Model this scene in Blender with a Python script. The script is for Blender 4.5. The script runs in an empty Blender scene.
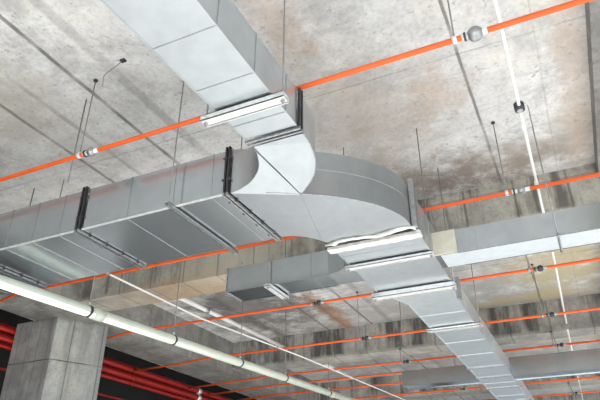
import bpy, math, random
from mathutils import Vector, Matrix
random.seed(7)
sc = bpy.context.scene
COL = sc.collection
CZ = 1.6            # eye height of the photographer; heights below are given above the eye, E() adds it
FLOOR = 0.0
Hc = 2.6            # slab soffit above the eye

# ------------------------------------------------------------------ camera
f = 589.0
p = math.atan(327 / f)
az = math.atan((618 - 300) / (f / math.cos(p)))
cam = bpy.data.cameras.new('camera'); co = bpy.data.objects.new('camera', cam); COL.objects.link(co)
co.location = (0, 0, CZ)
co.rotation_euler = (math.pi / 2 + p, 0, az)
cam.sensor_width = 36; cam.lens = 36 * f / 600; cam.clip_start = .02; cam.clip_end = 300
sc.camera = co
sc.view_settings.view_transform = 'Standard'; sc.view_settings.look = 'None'
sc.view_settings.gamma = 1; sc.view_settings.use_curve_mapping = False
sc.view_settings.exposure = 0.0
sc.cycles.use_denoising = True
sc.cycles.max_bounces = 8; sc.cycles.diffuse_bounces = 5; sc.cycles.glossy_bounces = 5
sc.cycles.sample_clamp_indirect = 6

# ------------------------------------------------------------------ materials
class NT:
    def __init__(s, name):
        m = bpy.data.materials.new(name); m.use_nodes = True
        s.m = m; s.n = m.node_tree.nodes; s.l = m.node_tree.links
        s.b = s.n['Principled BSDF']
        s.geo = s.n.new('ShaderNodeTexCoord').outputs['Object']
    def val(s, x):
        return x
    def link(s, a, sock):
        if isinstance(a, (int, float)): sock.default_value = a
        elif isinstance(a, tuple): sock.default_value = a if len(a) == 4 or sock.type == 'VECTOR' else (*a, 1)
        else: s.l.new(a, sock)
    def math(s, op, a, b=0.0, c=0.0, clamp=False):
        n = s.n.new('ShaderNodeMath'); n.operation = op; n.use_clamp = clamp
        s.link(a, n.inputs[0]); s.link(b, n.inputs[1])
        if op in ('MULTIPLY_ADD', 'SMOOTH_MIN', 'COMPARE'): s.link(c, n.inputs[2])
        return n.outputs[0]
    def mapping(s, scale=(1, 1, 1), loc=(0, 0, 0), vec=None):
        n = s.n.new('ShaderNodeMapping'); n.inputs['Scale'].default_value = scale; n.inputs['Location'].default_value = loc
        s.l.new(vec or s.geo, n.inputs[0]); return n.outputs[0]
    def noise(s, sc_, det=4, rough=.55, vec=None, dist=0.0):
        n = s.n.new('ShaderNodeTexNoise'); n.inputs['Scale'].default_value = sc_
        n.inputs['Detail'].default_value = det; n.inputs['Roughness'].default_value = rough
        n.inputs['Distortion'].default_value = dist
        s.l.new(vec or s.geo, n.inputs['Vector']); return n.outputs['Fac']
    def ramp(s, fac, stops):
        n = s.n.new('ShaderNodeValToRGB'); s.link(fac, n.inputs[0])
        e = n.color_ramp.elements
        while len(e) < len(stops): e.new(.5)
        for i, (pos, c) in enumerate(stops):
            e[i].position = pos; e[i].color = (c, c, c, 1) if isinstance(c, (int, float)) else (*c, 1)
        return n.outputs[0]
    def mix(s, fac, a, b, mode='MIX'):
        n = s.n.new('ShaderNodeMix'); n.data_type = 'RGBA'; n.blend_type = mode
        s.link(fac, n.inputs[0]); s.link(a, n.inputs[6]); s.link(b, n.inputs[7]); return n.outputs[2]
    def sep(s, vec=None):
        n = s.n.new('ShaderNodeSeparateXYZ'); s.l.new(vec or s.geo, n.inputs[0]); return n.outputs
    def smooth(s, v, a, b):
        n = s.n.new('ShaderNodeMapRange'); n.interpolation_type = 'SMOOTHSTEP'
        s.link(v, n.inputs[0]); n.inputs[1].default_value = a; n.inputs[2].default_value = b; return n.outputs[0]
    def bump(s, h, strength=.3, dist=.01):
        n = s.n.new('ShaderNodeBump'); n.inputs['Strength'].default_value = strength; n.inputs['Distance'].default_value = dist
        s.l.new(h, n.inputs['Height']); s.l.new(n.outputs[0], s.b.inputs['Normal'])
    def band(s, v, c, w):      # 1 within w of c
        d = s.math('ABSOLUTE', s.math('SUBTRACT', v, c))
        return s.math('SUBTRACT', 1.0, s.smooth(d, w * .4, w))
    def out(s, col, rough=.8, metal=0.0):
        s.link(col, s.b.inputs['Base Color']); s.link(rough, s.b.inputs['Roughness']); s.link(metal, s.b.inputs['Metallic'])
        return s.m

def plain(name, col, rough=.5, metal=0.0, var=.12, nscale=12):
    t = NT(name); n = t.noise(nscale, 3)
    c = t.mix(1.0, col, t.ramp(n, [(.3, 1 - var), (.7, 1 + var)]), 'MULTIPLY')
    return t.out(c, rough, metal)

def concrete(name, light, dark, streak=None, seams_x=(), seams_y=(), seams_z=(), stains_and_shade=(), plank=None, seam_w=.008, seam_c=(.10, .09, .08), pits=True, mott=.25, grime=.45):
    t = NT(name); X, Y, Z = t.sep()
    big = t.noise(.9, 5, .6, dist=.4); mid = t.noise(4.5, 6, .65); fine = t.noise(34, 4, .7)
    v = t.math('ADD', t.math('MULTIPLY', big, .55), t.math('MULTIPLY', mid, .45))
    c = t.mix(t.ramp(v, [(.38, 0.0), (.62, 1.0)]), dark, light)
    c = t.mix(1.0, c, t.ramp(fine, [(.25, 1 - mott), (.5, 1.0), (.8, 1 + mott * .4)]), 'MULTIPLY')
    gr = t.noise(1.7, 10, .78, dist=.3)
    c = t.mix(t.math('MULTIPLY', t.ramp(gr, [(.50, 0.0), (.60, 1.0)]), grime), c, tuple(x * .55 for x in dark))
    yl = t.noise(1.3, 6, .7, vec=t.mapping((1, 1, 1), (7, 3, 1)))
    c = t.mix(t.math('MULTIPLY', t.ramp(yl, [(.52, 0.0), (.66, 1.0)]), .25), c, (light[0] * .92, light[1] * .82, light[2] * .62))
    # long scuffs left by the shuttering boards
    sv = t.noise(1.0, 5, .65, vec=t.mapping((1.2, 7.0, 5.0)))
    c = t.mix(t.math('MULTIPLY', t.ramp(sv, [(.55, 0.0), (.72, 1.0)]), .35), c, tuple(x * .6 for x in dark))
    if streak:
        sn = t.noise(1.0, 4, .6, vec=t.mapping((streak[0], streak[0], .7)))
        sm = t.math('MULTIPLY', t.ramp(sn, [(.48, 0.0), (.60, 1.0)]), streak[1])
        if len(streak) > 3: sm = t.math('MULTIPLY', sm, t.smooth(Z, streak[3], streak[3] + .05))
        c = t.mix(sm, c, streak[2])
    for (sx, sy, sz, rx, ry, rz, colr, amt) in stains_and_shade:
        m = t.mapping((1 / rx, 1 / ry, 1 / rz), (-sx / rx, -sy / ry, -sz / rz))
        ln = t.n.new('ShaderNodeVectorMath'); ln.operation = 'LENGTH'; t.l.new(m, ln.inputs[0])
        d = t.math('ADD', ln.outputs['Value'], t.math('MULTIPLY', t.math('SUBTRACT', t.noise(2.6, 9, .78), .5), 3.4))
        c = t.mix(t.math('MULTIPLY', t.math('SUBTRACT', 1.0, t.smooth(d, .25, 1.25)), amt), c, colr)
    if plank:
        ax = {'x': X, 'y': Y}[plank[0]]
        fr = t.math('FRACT', t.math('DIVIDE', ax, plank[1]))
        c = t.mix(t.math('MULTIPLY', t.band(fr, .5, .03), plank[2]), c, seam_c)
    wob = t.math('MULTIPLY', t.math('SUBTRACT', t.noise(2.5, 3), .5), .02)
    brk = t.ramp(t.noise(3.0, 3), [(.30, .25), (.55, 1.0)])
    for ax, lst in ((X, seams_x), (Y, seams_y), (Z, seams_z)):
        for s_ in lst:
            pos, w, a = s_ if isinstance(s_, tuple) else (s_, seam_w, .8)
            k = t.band(t.math('ADD', ax, wob), pos, w)
            c = t.mix(t.math('MULTIPLY', t.math('MULTIPLY', k, brk), a), c, seam_c)
    if pits:
        pt = t.ramp(t.noise(28, 3, .6), [(.64, 0.0), (.68, 1.0)])
        c = t.mix(t.math('MULTIPLY', pt, .5), c, tuple(x * .45 for x in dark))
    t.bump(t.math('ADD', mid, t.math('MULTIPLY', fine, .5)), .35, .012)
    return t.out(c, .88, 0.0)

BR = (.26, .155, .10); OR = (.48, .30, .17); DK = (.10, .095, .09); TAN = (.50, .41, .26)
# material coordinates are the scene's own X, Y and Z because each of these objects sits at the origin
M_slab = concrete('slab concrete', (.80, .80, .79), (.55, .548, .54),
    seams_x=[(-.295, .014, .75), (-2.64, .022, .8), (-3.32, .022, .65), (.16, .008, .2), (-2.36, .055, .35), (-3.03, .03, .35)],
    seams_y=[(2.95, .008, .35), (6.55, .010, .5), (-.4, .01, .5), (10.0, .01, .5)],
    stains_and_shade=[(-1.6, 8.9, 4.2, 4.2, 3.6, 1, (.34, .33, .31), .8), (-.75, 4.45, 4.2, 1.0, .32, 1, (.15, .11, .085), .85), (-1.15, 3.35, 4.2, .65, .85, 1, (.44, .36, .29), .42),  # broad first patch paints light falloff into the far bays, over greyer concrete
            (-.55, 3.3, 4.2, .22, .45, 1, OR, .38), (.0, 4.3, 4.2, .7, .3, 1, (.30, .26, .22), .6), (-1.2, 2.25, 4.2, .2, .3, 1, OR, .35),
            (-3.0, 7.2, 4.2, .16, 1.3, 1, (.34, .17, .08), .85), (-3.9, 6.7, 4.2, 1.0, 1.3, 1, (.15, .14, .13), .85), (-.0, 6.9, 4.2, .6, 1.1, 1, (.46, .40, .25), .9),
            (-.5, 7.85, 4.2, 1.3, .22, 1, (.48, .40, .24), .75), (-.1, 9.5, 4.2, 1.3, .8, 1, TAN, .7), (.36, 3.2, 4.2, .12, 2.2, 1, (.55, .42, .32), .5), (-3.3, 2.15, 4.2, .5, .5, 1, (.45, .42, .33), .5)])
M_beam1 = concrete('stained beam concrete', (.60, .58, .50), (.33, .32, .285), streak=(5.5, .85, (.10, .098, .094), 3.83), plank=('x', .42, .5), grime=.5,
    stains_and_shade=[(-3.6, 4.9, 3.83, 1.1, .6, .12, (.50, .33, .19), .6), (-2.8, 4.7, 4.0, .9, .3, .4, (.50, .47, .38), .7)], seams_z=[(4.12, .012, .35)])
M_beam = concrete('streaked beam concrete', (.54, .53, .48), (.28, .275, .255), streak=(4.0, .92, (.075, .073, .07), 3.79), plank=('x', .5, .5), grime=.5)
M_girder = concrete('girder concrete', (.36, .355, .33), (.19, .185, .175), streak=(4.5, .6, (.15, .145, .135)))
M_column = concrete('column concrete', (.50, .515, .50), (.34, .352, .345), seams_z=[(1.6 + 1.62, .009, .95)],
    streak=(5, .6, (.21, .215, .21)), stains_and_shade=[(-5.2, 5.0, 3.72, .7, .8, .05, (.15, .145, .14), .5)], plank=('x', .16, .6), pits=True, mott=.2)
M_floor = concrete('floor concrete', (.55, .54, .52), (.42, .41, .40), seams_x=[-6., -3., 0., 3.], seams_y=[0., 3., 6., 9.])
M_void = plain('unlit void black', (.012, .012, .012), .9, 0, .2, 2)  # near black paints in the unlit void at left
M_paving = plain('outdoor paving', (.6, .6, .58), .9, 0, .1, 3)

def galv(name, base=.46, rough=.20, dents=.14, tint=(.92, 1.0, 1.045), metal=.95):
    t = NT(name)
    sp = t.ramp(t.noise(14, 2), [(.3, .94), (.7, 1.04)])
    cl = t.noise(2.2, 5, .6)
    c = t.mix(1.0, tuple(base * k for k in tint), sp, 'MULTIPLY')
    c = t.mix(t.ramp(cl, [(.35, 0.0), (.75, .35)]), c, tuple(base * .72 * k for k in tint))
    r = t.math('ADD', rough, t.math('MULTIPLY', t.math('SUBTRACT', cl, .5), .10))
    return t.out(c, r, metal)
M_galv = galv('galvanised sheet', .52, .20, metal=.80)
M_galv_o = galv('pale galvanised sheet', .57, .34)
M_galv_dim = galv('dimmed galvanised sheet', .44, .34)  # base darkened to paint in the elbow's dimmer reflections
M_galv_lit = galv('brightened galvanised sheet',   .78, .34, .2, metal=.82)  # base lightened in place of far daylight on the long duct
M_galv_refl = galv('reflected light sheet', .88, .34, .2, metal=.7)  # pale base stands in for light reflected under the cross duct
M_galv_c = galv('slim duct sheet', .54, .19, .2)
M_rail = plain('bright zinc channel', (.82, .84, .83), .38, .55, .12, 30)
M_foil = plain('crumpled foil sealing tape', (.86, .85, .80), .42, .35, .15, 25)
M_dark = plain('dark steel', (.07, .07, .075), .5, .6, .2)
M_zinc = plain('dull zinc', (.42, .43, .44), .4, .85, .25, 40)
M_rod = plain('threaded rod steel', (.30, .29, .28), .5, .6, .15, 40)
M_orange = plain('orange pipe paint', (.80, .12, .016), .45, 0, .10, 6)
M_red = plain('red header paint', (.30, .006, .003), .45, 0, .15, 5)
M_pvc = plain('cream drain plastic', (.60, .65, .56), .4, 0, .06, 4)
M_white = plain('white conduit plastic', (.88, .88, .86), .4, 0, .05, 6)
M_beige = plain('beige sealed collar', (.62, .60, .50), .6, .1, .12, 9)

# ------------------------------------------------------------------ mesh helpers (z given above the eye)
class MB:
    def __init__(s): s.v = []; s.f = []; s.sm = []
    def quadbox(s, c, sm=False):               # 8 corners, bottom ring then top ring
        b = len(s.v); s.v += [tuple(q) for q in c]
        for q in ((0, 3, 2, 1), (4, 5, 6, 7), (0, 1, 5, 4), (1, 2, 6, 5), (2, 3, 7, 6), (3, 0, 4, 7)):
            s.f.append(tuple(b + i for i in q)); s.sm.append(sm)
        return s
    def box(s, x0, x1, y0, y1, z0, z1):
        return s.quadbox([(x0, y0, z0), (x1, y0, z0), (x1, y1, z0), (x0, y1, z0), (x0, y0, z1), (x1, y0, z1), (x1, y1, z1), (x0, y1, z1)])
    def prism(s, pts, z0, z1):
        b = len(s.v); n = len(pts)
        zz0 = z0 if isinstance(z0, list) else [z0] * n; zz1 = z1 if isinstance(z1, list) else [z1] * n
        s.v += [(x, y, zz0[i]) for i, (x, y) in enumerate(pts)] + [(x, y, zz1[i]) for i, (x, y) in enumerate(pts)]
        s.f.append(tuple(b + n - 1 - i for i in range(n))); s.f.append(tuple(b + n + i for i in range(n)))
        s.sm += [False, False]
        for i in range(n):
            j = (i + 1) % n; s.f.append((b + i, b + j, b + n + j, b + n + i)); s.sm.append(False)
        return s
    def tube(s, pts, r, n=12, cap=True):
        pts = [Vector(q) for q in pts]; rs = r if isinstance(r, list) else [r] * len(pts)
        b = len(s.v); prev = None
        for i, q in enumerate(pts):
            a = pts[max(0, i - 1)]; c = pts[min(len(pts) - 1, i + 1)]
            d = (c - a)
            if d.length < 1e-9: d = Vector((0, 0, 1))
            d.normalize()
            up = Vector((0, 0, 1)) if abs(d.z) < .9 else Vector((1, 0, 0))
            u = d.cross(up).normalized(); w = u.cross(d).normalized()
            for k in range(n):
                t = 2 * math.pi * k / n
                s.v.append(tuple(q + (u * math.cos(t) + w * math.sin(t)) * rs[i]))
        for i in range(len(pts) - 1):
            for k in range(n):
                k2 = (k + 1) % n
                s.f.append((b + i * n + k, b + i * n + k2, b + (i + 1) * n + k2, b + (i + 1) * n + k)); s.sm.append(True)
        if cap:
            s.f.append(tuple(b + n - 1 - k for k in range(n))); s.f.append(tuple(b + (len(pts) - 1) * n + k for k in range(n))); s.sm += [False, False]
        return s
    def build(s, name, mat, parent=None, org=None, bevel=0):
        me = bpy.data.meshes.new(name)
        o = Vector(org) if org is not None else Vector((0, 0, -CZ))
        me.from_pydata([tuple(Vector(q) - o) for q in s.v] if org is not None else [(x, y, z + CZ) for x, y, z in s.v], [], s.f)
        me.polygons.foreach_set('use_smooth', s.sm)
        me.materials.append(mat); me.update()
        ob = bpy.data.objects.new(name, me); COL.objects.link(ob)
        if parent is not None: ob.parent = parent
        if bevel:
            m = ob.modifiers.new('bevel', 'BEVEL'); m.width = bevel; m.segments = 2; m.limit_method = 'ANGLE'
        return ob

class Thing:
    """an Empty at the base point of the thing; parts are built in scene coordinates relative to it"""
    def __init__(s, name, label, cat, base, group=None):
        s.base = Vector(base)
        s.e = bpy.data.objects.new(name, None); COL.objects.link(s.e)
        s.e.empty_display_size = .1
        s.e.location = (base[0], base[1], base[2] + CZ)
        s.e['label'] = label; s.e['category'] = cat
        if group: s.e['group'] = group
    def part(s, name, mb, mat, parent=None, bevel=0, label=None):
        o = mb.build(name, mat, parent or s.e, org=s.base, bevel=bevel)
        if label: o['label'] = label
        return o
def tag(o, label, cat, group=None):
    o['label'] = label; o['category'] = cat
    if group: o['group'] = group
    return o
def struct(o):
    o['kind'] = 'structure'; return o

# ------------------------------------------------------------------ the building
def B(x0, x1, y0, y1, z0, z1): return MB().box(x0, x1, y0, y1, z0, z1)
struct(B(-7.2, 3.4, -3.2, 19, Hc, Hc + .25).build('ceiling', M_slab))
struct(B(-11, 20, -20, 45, -CZ - .2, -CZ).build('floor', M_floor))
struct(B(-7.2, -7, -3.2, 19, -CZ - .2, Hc + .25).build('wall_left', M_void))
struct(B(-7.2, -4, -3.45, -3.2, -CZ, Hc).build('shade_wall_back', M_void))  # unseen wall added to keep daylight off the left side
def thing_mesh(mb, name, mat, label, cat, group=None):
    return tag(mb.build(name, mat), label, cat, group)
thing_mesh(B(-5, .445, 4.70, 5.11, 2.225, Hc), 'concrete_beam', M_beam1, 'concrete beam nearest the camera, dark-streaked face and orange-tan underside, behind the big duct', 'beam')
thing_mesh(B(-5, .445, 8.08, 8.45, 2.185, Hc), 'concrete_beam', M_beam, 'second concrete beam back, dark vertical streaks and a pale underside strip', 'beam')
thing_mesh(B(-5, .445, 11.45, 11.8, 2.185, Hc), 'concrete_beam', M_beam, 'third concrete beam back, dim and narrow beyond the far cross duct', 'beam')
thing_mesh(B(-5, .445, 14.8, 15.15, 2.185, Hc), 'concrete_beam', M_beam, 'farthest dim concrete beam, low near the bottom edge', 'beam')
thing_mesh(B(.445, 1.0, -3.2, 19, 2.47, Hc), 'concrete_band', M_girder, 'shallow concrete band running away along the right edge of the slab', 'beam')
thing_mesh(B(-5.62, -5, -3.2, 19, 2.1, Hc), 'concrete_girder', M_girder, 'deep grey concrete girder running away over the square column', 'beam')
cz = MB().prism([(-5.93, 4.70), (-5.29, 4.70), (-5.03, 4.74), (-5.03, 5.24), (-5.93, 5.5)], -CZ, 2.1)
COLM = MB().prism([(-5.93, 4.73), (-5.29, 4.73), (-5.02, 5.26), (-5.66, 5.26)], -CZ, 2.1)
thing_mesh(COLM, 'concrete_column', M_column, 'pale grey board-marked concrete column under the girder at lower left', 'column')
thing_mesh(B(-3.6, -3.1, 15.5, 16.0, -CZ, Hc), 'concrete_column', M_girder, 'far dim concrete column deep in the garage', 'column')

# ------------------------------------------------------------------ ducts
HB = 1.6           # duct underside
def duct_box(x0, x1, y0, y1, z0, z1, axis, seams, rib=.003, rw=.004):
    mb = MB().box(x0, x1, y0, y1, z0, z1)
    for s_ in seams:
        if axis == 'x': mb.box(s_ - rw, s_ + rw, y0 - rib, y1 + rib, z0 - rib, z1 + rib)
        else: mb.box(x0 - rib, x1 + rib, s_ - rw, s_ + rw, z0 - rib, z1 + rib)
    return mb
def edge_lips(mb, x0, x1, y0, y1, z, axis, r=.004):
    if axis == 'x':
        mb.box(x0, x1, y0 - r, y0 + r, z - r, z + r); mb.box(x0, x1, y1 - r, y1 + r, z - r, z + r)
    else:
        mb.box(x0 - r, x0 + r, y0, y1, z - r, z + r); mb.box(x1 - r, x1 + r, y0, y1, z - r, z + r)
    return mb
def flange(th, name, x0, x1, y0, y1, z0, z1, axis, at, mat=M_zinc, side_mat=M_dark, gap=.012, w=.006, d=.017, bolts=4):
    """pair of angle frames bolted face to face round a duct"""
    mb = MB(); 
    for sgn in (-1, 1):
        c = at + sgn * gap
        if axis == 'x':
            mb.box(c - w, c + w, y0 - d, y1 + d, z0 - d, z0); mb.box(c - w, c + w, y0 - d, y1 + d, z1, z1 + d)
            mb.box(c - w, c + w, y1, y1 + d, z0, z1)
        else:
            mb.box(x0 - d, x1 + d, c - w, c + w, z0 - d, z0); mb.box(x0 - d, x1 + d, c - w, c + w, z1, z1 + d)
            mb.box(x0 - d, x0, c - w, c + w, z0, z1)
    fr = th.part(name, mb, mat)
    sd = MB()
    for sgn in (-1, 1):
        c = at + sgn * gap
        if axis == 'x': sd.box(c - w, c + w, y0 - d, y0, z0, z1 + d)
        else: sd.box(x1, x1 + d, c - w, c + w, z0, z1 + d)
    th.part('flange_upright', sd, side_mat, fr)
    for k in range(bolts):
        t = (k + .5) / bolts
        if axis == 'x':
            y = y0 + (y1 - y0) * t; q = MB().tube([(at - .03, y, z0 - d * .6), (at + .03, y, z0 - d * .6)], .006, 8)
        else:
            x = x0 + (x1 - x0) * t; q = MB().tube([(x, at - .03, z0 - d * .6), (x, at + .03, z0 - d * .6)], .006, 8)
        th.part('bolt', q, M_dark, fr)
    if axis == 'x':
        for k in range(2):
            z = z0 + (z1 - z0) * (.3 + .5 * k)
            th.part('bolt', MB().tube([(at - .028, y0 - d * .6, z), (at + .028, y0 - d * .6, z)], .006, 8), M_dark, fr)
    return fr

# big trunk duct coming from the left
LY0, LY1, LT = 2.37, 2.99, 1.885
t = Thing('trunk_duct', 'wide galvanised duct running to the left edge, dark side panel and bolted joints', 'duct', (-3.6, 2.68, HB))
mb = duct_box(-2.60, -1.59, LY0, LY1, HB, LT, 'x', [-2.26, -1.93, -1.67])
sec = t.part('duct_section', mb, M_galv)
t.part('corner_seam', MB().box(-2.60, -1.59, LY0 - .0045, LY0 + .0045, HB - .0045, HB + .0045), M_rail, sec)
mb = duct_box(-3.53, -2.66, LY0, LY1, HB, LT, 'x', [-3.27, -3.03, -2.80])
sec = t.part('duct_section', mb, M_galv)
t.part('corner_seam', MB().box(-3.53, -2.66, LY0 - .0045, LY0 + .0045, HB - .0045, HB + .0045), M_rail, sec)
mb = duct_box(-5.6, -3.59, LY0, LY1, HB, LT, 'x', [-3.95, -4.3, -4.7, -5.2])
sec = t.part('duct_section', mb, M_galv)
t.part('corner_seam', MB().box(-5.6, -3.59, LY0 - .0045, LY0 + .0045, HB - .0045, HB + .0045), M_rail, sec)
flange(t, 'flange', 0, 0, LY0, LY1, HB, LT, 'x', -2.63)
flange(t, 'flange', 0, 0, LY0, LY1, HB, LT, 'x', -3.56, bolts=4)
flange(t, 'flange', 0, 0, LY0, LY1, HB, LT, 'x', -1.565, gap=.010, w=.005)

# narrow duct overhead
K = 1.66 / 1.6; TB = 1.66; TX0, TX1, TT = -1.21 * K, -.945 * K, 1.880
t = Thing('overhead_duct', 'narrow pale galvanised duct entering from the top edge, coming down to the elbow', 'duct', (-1.08, .2, HB))
YJ = 1.975 * K
mb = duct_box(TX0, TX1, -1.6, YJ - .01, TB, TT, 'y', [q * K for q in (-1.0, -.5, -.1, .3, .62, .95, 1.293, 1.574, 1.857)], .004, .005); edge_lips(mb, TX0, TX1, -1.6, YJ - .01, TB, 'y', .003)
mb.v = [(x - max(0, YJ - y) * .035 if x < -1.1 * K else x, y, z) for x, y, z in mb.v]
t.part('duct_section', mb, M_galv_o)
sm = MB()
for dy in (0, .024): sm.box(TX0 - .012, TX1 + .012, YJ + dy, YJ + .010 + dy, TB - .014, TB)
fr = t.part('flange', sm, M_zinc)
t.part('flange_upright', MB().box(TX1, TX1 + .014, YJ, YJ + .01, TB, TT + .014).box(TX1, TX1 + .014, YJ + .024, YJ + .034, TB, TT + .014), M_dark, fr)

# elbow fitting with the curved branch
def arc(pts, n=6):        # Catmull-Rom through plan points
    P = [Vector((*q, 0)) for q in pts]; out = []
    P = [P[0] * 2 - P[1]] + P + [P[-1] * 2 - P[-2]]
    for i in range(1, len(P) - 2):
        for k in range(n):
            u = k / n; a, b, c, d = P[i - 1:i + 3]
            q = .5 * ((2 * b) + (c - a) * u + (2 * a - 5 * b + 4 * c - d) * u * u + (3 * b - a - 3 * c + d) * u ** 3)
            out.append((q.x, q.y))
    out.append((P[-2].x, P[-2].y)); return out
t = Thing('elbow_fitting', 'curved galvanised elbow with a swept branch joining the three ducts in the middle', 'duct fitting', (-1.2, 2.7, HB))
outer = arc([(-1.54, 2.37), (-1.36, 2.45), (-1.196, 2.545), (-1.061, 2.636), (-.977, 2.71), (-.87, 2.83), (-.80, 2.96), (-.765, 3.08), (-.76, 3.215)])
inner = arc([(-1.31, 3.215), (-1.335, 3.15), (-1.40, 3.06), (-1.47, 3.01), (-1.54, 2.99)])
ET = 1.885
sheet = MB().prism(outer + inner, HB, ET)
for (a, b) in (((-1.20, 2.545), (-1.33, 3.13)), ((-.90, 2.80), (-1.0, 3.2))):
    d = Vector((b[0] - a[0], b[1] - a[1], 0)).normalized(); nx, ny = -d.y * .003, d.x * .003
    sheet.prism([(a[0] - nx, a[1] - ny), (b[0] - nx, b[1] - ny), (b[0] + nx, b[1] + ny), (a[0] + nx, a[1] + ny)], HB - .003, HB)
body = t.part('elbow_body', sheet, M_galv_dim)
# rolled lip along the outer curve, and the standing seam half way up its side
lip = MB().tube([(x, y, HB) for x, y in outer[6:]], .003, 6)
lip.tube([(x, y, HB + .165) for x, y in outer[10:]], .002, 6)
t.part('rolled_lip', lip, M_zinc, body)
def lift(x, y):       # the branch underside slopes from the overhead duct down to the elbow
    nx, ny = -.4856, .8742       # across the crease line (-1.54, 2.37) -> (-1.2, 2.56)
    dd = -((x + 1.54) * nx + (y - 2.37) * ny)
    return HB + .06 * max(0.0, min(1.0, dd / .42))
def L3(q, dz=0.0):
    z = lift(*q); k = z / HB; return (q[0] * k, q[1] * k, z + dz)
th_ = [L3(q) for q in arc([(-1.207, 2.035), (-1.222, 2.10), (-1.275, 2.21), (-1.366, 2.302), (-1.46, 2.352), (-1.54, 2.37)])]
ou_ = [L3(q) for q in arc([(-1.196, 2.555), (-1.06, 2.41), (-.99, 2.28), (-.955, 2.15), (-.944, 2.035)])]
tri = th_ + [L3((-1.2, 2.55))]
# the triangular sheet by the throat lies lower; the big curved sheet is dished up along the crease
br = t.part('branch_throat', MB().prism([q[:2] for q in tri], [q[2] - .004 for q in tri], TT - .03), M_galv_o)
big = [L3((-1.205, 2.035))[:2] + (TB,)] + [L3((-1.205, 2.28), .022)] + ou_
t.part('branch_sheet', MB().prism([q[:2] for q in big], [q[2] for q in big], TT), M_galv_o)
t.part('rolled_lip', MB().tube(ou_, .003, 6).tube(th_, .0035, 6), M_zinc, br)
t.part('crease_seam', MB().tube([L3((-1.205, 2.04)), L3((-1.203, 2.3)), L3((-1.2, 2.55))], .0025, 6), M_zinc, br)
# foil wrapped joint where the elbow meets the long duct
fm = MB(); random.seed(3)
N = 18
def wob(a): return (random.random() - .5) * a
pts = []
for i in range(N + 1):
    u = i / N; x = -1.335 + .60 * u
    pts.append((x, 3.215 - .030 * math.sin(u * 5.5) ** 2 + wob(.008), HB - .008 + wob(.006)))
fm.tube(pts, [.011 + wob(.010) for _ in pts], 8)
b_ = [(-1.345 + .62 * i / N, 3.262 + wob(.006)) for i in range(N + 1)]; c_ = [(x, 3.325 + wob(.008)) for x, y in reversed(b_)]
fm.prism(b_ + c_, [HB - .022 + wob(.006) for _ in b_ + c_], HB)
jf = t.part('taped_joint', fm, M_foil, label='crumpled pale foil tape')
t.part('flange_upright', MB().box(-.755, -.725, 3.20, 3.225, HB, 1.94).box(-.755, -.725, 3.245, 3.27, HB, 1.90), M_zinc, jf)

# the long duct running away
t = Thing('long_duct', 'long galvanised duct running away to the lower right below the orange pipes', 'duct', (-1.0, 3.3, HB))
mb = MB().box(-1.31, -.745, 3.33, 4.24, HB, 1.86)
for y in (3.45,): mb.box(-1.313, -.742, y - .004, y + .004, HB - .004, 1.863)
edge_lips(mb, -1.31, -.745, 3.33, 4.24, HB, 'y', .005)
t.part('duct_section', mb, M_galv_o)
mb = MB().prism([(-1.31, 4.24), (-.745, 4.24), (-.785, 4.62), (-1.18, 4.62)], [HB] * 4, [1.86, 1.86, 1.80, 1.80])
t.part('reducer', mb, M_galv_lit)
mb = duct_box(-1.18, -.785, 4.62, 7.6, HB, 1.78, 'y', [4.95, 5.9, 6.45]); edge_lips(mb, -1.18, -.785, 4.62, 7.6, HB, 'y', .005)
t.part('duct_section', mb, M_galv_lit)
mb = duct_box(-1.18, -.785, 7.6, 13.5, HB, 1.78, 'y', [8.0, 8.9, 10.2, 11, 12, 13]); edge_lips(mb, -1.18, -.785, 7.6, 13.5, HB, 'y', .005)
t.part('duct_section', mb, M_galv_lit)
for y in (7.05, 7.6, 8.3, 9.3):
    t.part('joint_strip', MB().box(-1.20, -.745, y - .018, y + .018, HB - .014, HB), M_zinc)
t.part('joint_strip', MB().box(-.785, -.755, 4.63, 4.67, HB, 1.79), M_zinc)

# cross ducts
CY0, CY1, CB, CT = 3.70, 3.93, 1.6, 1.765
t = Thing('cross_duct', 'slim galvanised duct with mirror-bright underside leaving the long duct to the right edge', 'duct', (0, 3.8, CB))
mb = duct_box(-.585, 3.2, CY0, CY1, CB, CT, 'x', [-.46, -.17, .08, .4, .8, 1.3, 1.9, 2.5], .004); edge_lips(mb, -.585, 3.2, CY0, CY1, CB, 'x', .005)
t.part('duct_section', mb, M_galv_c)
t.part('added_bright_panel', MB().box(-.70, 3.2, CY0 + .008, CY1 - .008, CB - .005, CB - .0005), M_galv_refl, label='added pale sheet painting in the bright underside')  # added sheet, its pale colour stands in for reflected light
t.part('sealed_collar', MB().box(-.745, -.587, CY0 - .006, CY0 + .01, CB + .004, CT + .004), M_beige, label='matt beige sealed collar')
t.part('collar_body', MB().box(-.745, -.585, CY0 + .01, CY1, CB, CT), M_galv_c)
t = Thing('cross_duct', 'short slim galvanised duct with a closed end leaving the long duct to the left', 'duct', (-2.0, 3.8, CB))
mb = duct_box(-2.375, -1.52, CY0, CY1, CB, CT + .03, 'x', [-2.02, -1.66], .004); edge_lips(mb, -2.375, -1.52, CY0, CY1, CB, 'x', .005)
t.part('duct_section', mb, M_galv_c)
sw = MB().prism([(-1.52, CY0), (-1.44, CY0 - .02), (-1.37, CY0 - .07), (-1.31, CY0 - .16), (-1.31, CY1), (-1.52, CY1)], CB, CT + .03)
t.part('swept_collar', sw, M_galv)
t.part('end_cap', MB().box(-2.385, -2.375, CY0 - .006, CY1 + .006, CB - .006, CT + .036), M_zinc)
t = Thing('cross_duct', 'distant galvanised cross duct with a blunt left end, glinting along its lower edge', 'duct', (-1.6, 7.75, HB))
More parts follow.
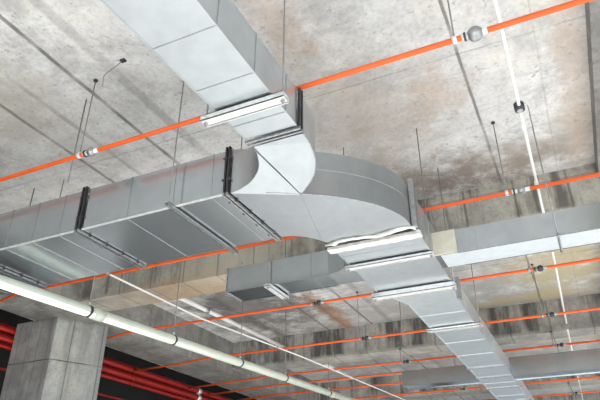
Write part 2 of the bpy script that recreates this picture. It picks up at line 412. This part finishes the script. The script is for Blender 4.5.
mb = duct_box(-2.14, -1.18, 7.66, 7.92, HB, 1.785, 'x', [-1.8, -1.5], .004); edge_lips(mb, -2.14, -1.18, 7.66, 7.92, HB, 'x', .006)
t.part('duct_section', mb, M_galv_c)
t = Thing('cross_duct', 'distant galvanised cross duct with a greenish bright lower edge reaching the right edge', 'duct', (0, 7.75, HB))
mb = duct_box(-.785, 3.0, 7.66, 7.92, HB, 1.82, 'x', [-.45, -.1, .3, .8, 1.4], .004); edge_lips(mb, -.785, 3.0, 7.66, 7.92, HB, 'x', .008)
t.part('duct_section', mb, M_galv_c)

# ------------------------------------------------------------------ trapeze hangers
def rodmb(x, y, z0, z1, r=.0042): return MB().tube([(x, y, z0), (x, y, z1)], r, 8)
def trapeze(x0, x1, y0, y1, label, w=.02, h=.022, rods='both', zb=HB, mat=M_rail, top=Hc, rr=.004, rodmat=None):
    along_x = (x1 - x0) > (y1 - y0)
    t = Thing('trapeze_hanger', label, 'hanger', ((x0 + x1) / 2, (y0 + y1) / 2, zb - h), 'trapeze hangers under the ducts')
    z0, z1 = zb - .006 - h, zb - .006
    mb = MB()
    if along_x:
        yc = (y0 + y1) / 2
        mb.box(x0, x1, yc - w, yc + w, z1 - .004, z1); mb.box(x0, x1, yc - w, yc - w + .004, z0, z1); mb.box(x0, x1, yc + w - .004, yc + w, z0, z1)
        mb.box(x0, x1, yc - w, yc + w * .55, z0, z0 + .004)
        ends = [(x0 + .015, yc), (x1 - .015, yc)]
    else:
        xc = (x0 + x1) / 2
        mb.box(xc - w, xc + w, y0, y1, z1 - .004, z1); mb.box(xc - w, xc - w + .004, y0, y1, z0, z1); mb.box(xc + w - .004, xc + w, y0, y1, z0, z1)
        mb.box(xc - w, xc + w * .3, y0, y1, z0, z0 + .004)
        ends = [(xc, y0 + .015), (xc, y1 - .015)]
    t.part('channel', mb, mat)
    for i, (x, y) in enumerate(ends):
        zt = top
        for (b0, b1, zz) in ((4.70, 5.11, 2.225), (8.08, 8.45, 2.185)):
            if b0 < y < b1: zt = zz
        r = t.part('rod', rodmb(x, y, z0 - .015, zt, rr), rodmat or M_rod)
        t.part('nut', MB().tube([(x, y, z0 - .008), (x, y, z0)], .011, 6), M_zinc, r)
    return t
trapeze(-1.345, -.92, 1.775, 1.835, 'white channel hanger strapped under the narrow overhead duct', w=.028, h=.03, zb=TB)
trapeze(-1.94, -1.88, 2.30, 3.06, 'thin zinc channel hanger under the big trunk duct, halfway to the elbow', w=.013, h=.016, mat=M_zinc)
trapeze(-3.70, -3.64, 2.30, 3.06, 'zinc channel hanger under the trunk duct near the left edge', w=.018, mat=M_zinc)
trapeze(-1.345, -.73, 3.585, 3.645, 'double-lipped pale channel hanger just beyond the taped elbow joint', w=.03)
trapeze(-1.36, -.72, 4.20, 4.26, 'wide bright channel hanger under the long duct where the third orange pipe passes', w=.042, h=.04)
trapeze(-1.22, -.725, 5.31, 5.37, 'bright channel hanger under the long duct below the first beam', w=.035)
trapeze(-2.03, -1.97, 3.66, 3.97, 'short white channel hanger under the closed-ended cross duct', w=.03)
trapeze(.02, .06, 3.66, 3.97, 'slender hanger at the shiny cross duct beside the white conduit', w=.006, h=.006, mat=M_zinc, rr=.003, rodmat=M_zinc)

# ------------------------------------------------------------------ sprinkler pipes (orange) with couplings, clamps and rods
def ball(cx, cy, cz, r, sx=1.0, n=12, m=8):
    mb = MB(); pts = []; rs = []
    for i in range(m + 1):
        a = math.pi * i / m; pts.append((cx - r * sx * math.cos(a), cy, cz)); rs.append(max(.0008, r * math.sin(a)))
    return mb.tube(pts, rs, n)
PZ = 2.0; PR = .0138
names = [
 (2.168, [(-5.93, 0), (-2.47, 0), (4.0, 0)], 'nearest orange sprinkler pipe, crossing the whole photo above the overhead duct', [(-.125, 1.25, 1), (-2.43, 1.0, 1)], Hc),
 (3.775, [(-5.93, .12), (-5.15, .09), (-4.85, .0), (4.0, 0)], 'second orange sprinkler pipe, along the back of the trunk duct and over the cross duct', [(-.12, 1.0, 1)], Hc),
 (5.29, [(-5.93, .14), (-5.12, .10), (-4.74, .0), (4.0, 0)], 'third orange sprinkler pipe, passing behind the wide bright channel hanger', [(-.147, 1.0, 1), (-2.281, .9, 1)], Hc),
 (6.71, [(-5.93, .16), (-5.12, .12), (-4.6, .0), (4.0, 0)], 'fourth orange sprinkler pipe, in front of the second beam', [(-.17, 1.0, 1), (-2.273, .9, 1)], Hc),
 (8.05, [(-5.93, .2), (-5.06, .10), (-4.46, 0), (4.0, 0)], 'fifth orange sprinkler pipe, just under the second beam', [(-.166, .9, 1), (-2.155, .9, 1)], 2.185),
 (9.36, [(-5.93, .2), (-4.98, .0), (-1.2, 0)], 'dim red pipe between the second beam and the left end of the far cross duct', [], Hc),
 (8.66, [(-5.93, .2), (-5.0, .06), (-4.4, 0), (4.0, 0)], 'dim red pipe running along the top of the far cross duct', [], Hc),
 (10.24, [(-5.93, .2), (-5.0, .0), (4.0, 0)], 'distant orange pipe seen just below the far cross duct', [(-1.83, .8, 1)], Hc),
 (11.43, [(-5.93, 0), (4.0, 0)], 'farthest orange pipe, low at the bottom right corner', [(-.17, .8, 1)], 2.185)]
HID = {2.168: 'first', 3.775: 'second', 5.29: 'third', 6.71: 'fourth', 8.05: 'fifth'}
for (Y, prof, label, cps, top) in names:
    t = Thing('sprinkler_pipe', label, 'pipe', (prof[0][0], Y, PZ), 'orange sprinkler branch pipes')
    pts = [(x, Y + d, PZ) for x, d in prof]
    if len(pts) > 3:      # soften the bends
        q = []
        for i, a in enumerate(pts):
            if 0 < i < len(pts) - 1:
                A = Vector(pts[i - 1]); Bv = Vector(a); C_ = Vector(pts[i + 1])
                u = (A - Bv).normalized() * .07; w = (C_ - Bv).normalized() * .07
                q += [tuple(Bv + u), tuple(Bv + (u + w) * .25), tuple(Bv + w)]
            else: q.append(a)
        pts = q
    t.part('pipe', MB().tube(pts, PR, 14), M_orange)
    for i, (x, s_, big_) in enumerate(cps):
        cb = ball(x, Y, PZ, .030 * s_, 1.0)
        c = t.part('coupling', cb, M_zinc if Y < 5 else M_dark, label='bare grey steel coupling' if Y < 5 else 'dark steel coupling')
        t.part('nipple', MB().tube([(x - .062, Y, PZ), (x + .055, Y, PZ)], PR + .0015, 12), M_white if Y < 5 else M_zinc, c)
        t.part('collar', MB().tube([(x - .052, Y, PZ), (x - .042, Y, PZ)], .022, 12), M_dark, c)
    for i, (x, s_, big_) in enumerate(cps):
        hx = x - .095
        where = 'by the white conduit' if x > -.5 else 'left of the long duct'
        lab = f'rod and ring clamp on the {HID.get(Y, "")} orange pipe, {where}'
        if Y == 2.168: lab = f'rod and ring clamp on the nearest orange pipe, {"by the white conduit" if x > -.5 else "left of the overhead duct"}'
        if Y == 10.24: lab = 'rod and ring clamp on the distant orange pipe below the far cross duct'
        if Y == 11.43: lab = 'rod and ring clamp on the farthest orange pipe at bottom right'
        h = Thing('pipe_hanger', lab, 'hanger', (hx, Y, PZ), 'rod hangers of the sprinkler pipes')
        h.part('clamp', MB().tube([(hx - .011, Y, PZ), (hx + .011, Y, PZ)], PR + .006, 14), M_rail if Y < 5 else M_zinc)
        h.part('rod', rodmb(hx, Y, PZ + PR + .004, top, .004), M_rod)
        h.part('anchor', MB().tube([(hx, Y, top - .012), (hx, Y, top)], .014, 8), M_dark)
# loose threaded rods
for (x, y, z0, lab) in ((-2.73, 2.30, 1.93, 'bare threaded rod hanging down past the nearest orange pipe at left'),
                        (-4.02, 3.05, 1.9, 'leftmost thin rod dropping from the slab behind the trunk duct'),
                        (-1.72, 6.3, 1.75, 'thin bare rod hanging behind the left cross duct from the stained bay')):
    tag(rodmb(x, y, z0, Hc, .005).build('threaded_rod', M_rod), lab, 'rod')
t = Thing('ceiling_wire', 'short thin curved wire drooping from a dark anchor in the slab at upper left', 'wire', (-2.234, 2.093, Hc))
t.part('wire', MB().tube([(-2.234, 2.093, Hc), (-2.27, 2.08, 2.55), (-2.30, 2.04, 2.47), (-2.27, 2.0, 2.40), (-2.26, 2.0, 2.32)], .0025, 6), M_rod)
t.part('anchor', MB().box(-2.25, -2.215, 2.08, 2.105, Hc - .012, Hc), M_dark)

# ------------------------------------------------------------------ white conduit on the right
t = Thing('white_conduit', 'thin white conduit running away near the right side over the orange pipes', 'conduit', (-.01, 0, 2.055))
t.part('conduit', MB().tube([(.0, -1.5, 2.055), (-.012, 3.0, 2.055), (-.02, 5.3, 2.055), (-.05, 7.3, 2.055)], .0092, 12), M_white)
t.part('conduit', MB().tube([(-.055, 7.6, 2.055), (-.10, 12.5, 2.055)], .0092, 12), M_white)
jb = t.part('junction_box', MB().tube([(-.013, 2.905, 2.035), (-.013, 2.905, 2.08)], .028, 16), M_dark)
t.part('box_lid', MB().tube([(-.013, 2.905, 2.028), (-.013, 2.905, 2.036)], .016, 12), M_zinc, jb)
for y in (3.12, 3.82, 5.05, 6.9):
    t.part('coupler', MB().tube([(-.014 - .004 * (y - 3), y - .02, 2.055), (-.0145 - .004 * (y - 3), y + .02, 2.055)], .0135, 12), M_zinc if y > 5 else M_white)

# ------------------------------------------------------------------ pipes on the left
def fz(y): return 1.340 + .0470 * y
t = Thing('drain_pipe', 'thick cream plastic drain pipe sloping away from the left edge in front of the column', 'pipe', (-3.45, 2.0, fz(2)))
t.part('pipe', MB().tube([(-3.45, .5, fz(.5)), (-3.45, 13, fz(13))], .044, 24), M_pvc)
for y in (3.366, 8.312):
    t.part('socket', MB().tube([(-3.45, y + .05, fz(y)), (-3.45, y + .16, fz(y + .1))], .048, 24), M_pvc)
for i, (y, lab) in enumerate(((3.366, 'ring clamp on the cream drain pipe in front of the column'), (4.486, 'ring clamp on the cream drain pipe right of the column'),
               (5.733, 'third ring clamp along the cream drain pipe'), (6.86, 'fourth ring clamp along the cream drain pipe'), (8.31, 'farthest ring clamp along the cream drain pipe'))):
    h = Thing('pipe_hanger', lab, 'hanger', (-3.45, y, fz(y)), 'ring hangers of the cream drain pipe')
    h.part('clamp', MB().tube([(-3.45, y - .012, fz(y)), (-3.45, y + .012, fz(y))], .0485, 24), M_dark)
    top = Hc
    h.part('rod', rodmb(-3.45, y, fz(y) + .046, 2.185 if 8.08 < y < 8.45 else top, .005), M_rod)
    h.part('nut', MB().tube([(-3.45, y, fz(y) + .048), (-3.45, y, fz(y) + .074)], .011, 6), M_rail)
t = Thing('white_conduit', 'thin white conduit slanting from the trunk duct corner down to the bottom edge', 'conduit', (-3.6, 3.7, 1.955))
t.part('conduit', MB().tube([(-3.64, 3.35, 1.968), (-3.63, 3.70, 1.968), (-3.605, 5.11, 1.968), (-3.32, 7.03, 1.968), (-2.97, 10.4, 1.968), (-2.85, 11.4, 1.968)], .009, 10), M_white)
for a in ((-3.63, 3.66, 1.968), (-3.40, 6.5, 1.968)):
    t.part('coupler', MB().tube([a, (a[0] + .001, a[1] + .05, a[2])], .0135, 10), M_zinc)
t = Thing('lighting_pipe', 'white plastic pipe in pieces close under the slab, passing through the beams at left', 'pipe', (-4.1, 5.2, 2.4))
t.part('pipe', MB().tube([(-4.195, 5.11, 2.4), (-4.13, 6.25, 2.4), (-4.04, 8.08, 2.4)], .028, 14), M_white)
t.part('pipe', MB().tube([(-3.93, 8.45, 2.4), (-3.86, 10.4, 2.4)], .028, 14), M_white)
t.part('pipe', MB().tube([(-3.80, 11.8, 2.4), (-3.7, 14.8, 2.4)], .028, 14), M_white)
t.part('coupler', MB().tube([(-4.145, 5.98, 2.4), (-4.142, 6.04, 2.4)], .033, 14), M_zinc)

# red headers behind the column
for (x, z_, r, lab) in ((-6.00, 2.03, .047, 'uppermost thick red header pipe in the dark gap behind the column'),
                        (-6.00, 1.922, .047, 'middle thick red header pipe in the dark gap behind the column'),
                        (-6.01, 1.836, .029, 'slimmer red pipe just under the two thick red headers'),
                        (-6.3, 1.66, .014, 'lowest thin red pipe in the dark left of the column')):
    t = Thing('header_pipe', lab, 'pipe', (x, 3, z_), 'red header pipes')
    t.part('pipe', MB().tube([(x, -2, z_), (x, 16, z_)], r, 20), M_red)
    if r > .02:
        for y in (6.9, 8.6, 10.3):
            t.part('coupling', MB().tube([(x, y, z_), (x, y + .09, z_)], r + .006, 20), M_rail if y > 8 else M_red)

# ------------------------------------------------------------------ light: daylight from the open side behind the camera and the open right side
w = bpy.data.worlds.new('sky'); sc.world = w; w.use_nodes = True
w.node_tree.nodes['Background'].inputs[0].default_value = (.68, .85, 1.0, 1); w.node_tree.nodes['Background'].inputs[1].default_value = 0.7
sun = bpy.data.lights.new('sun', 'SUN'); sun.energy = 37; sun.angle = .01; sun.color = (.98, .99, 1.0)
so = bpy.data.objects.new('sun', sun); COL.objects.link(so)
el = math.radians(17.3); d = Vector((.05 * math.cos(el), -.9987 * math.cos(el), math.sin(el)))
so.rotation_euler = d.to_track_quat('Z', 'Y').to_euler(); so.location = d * 20
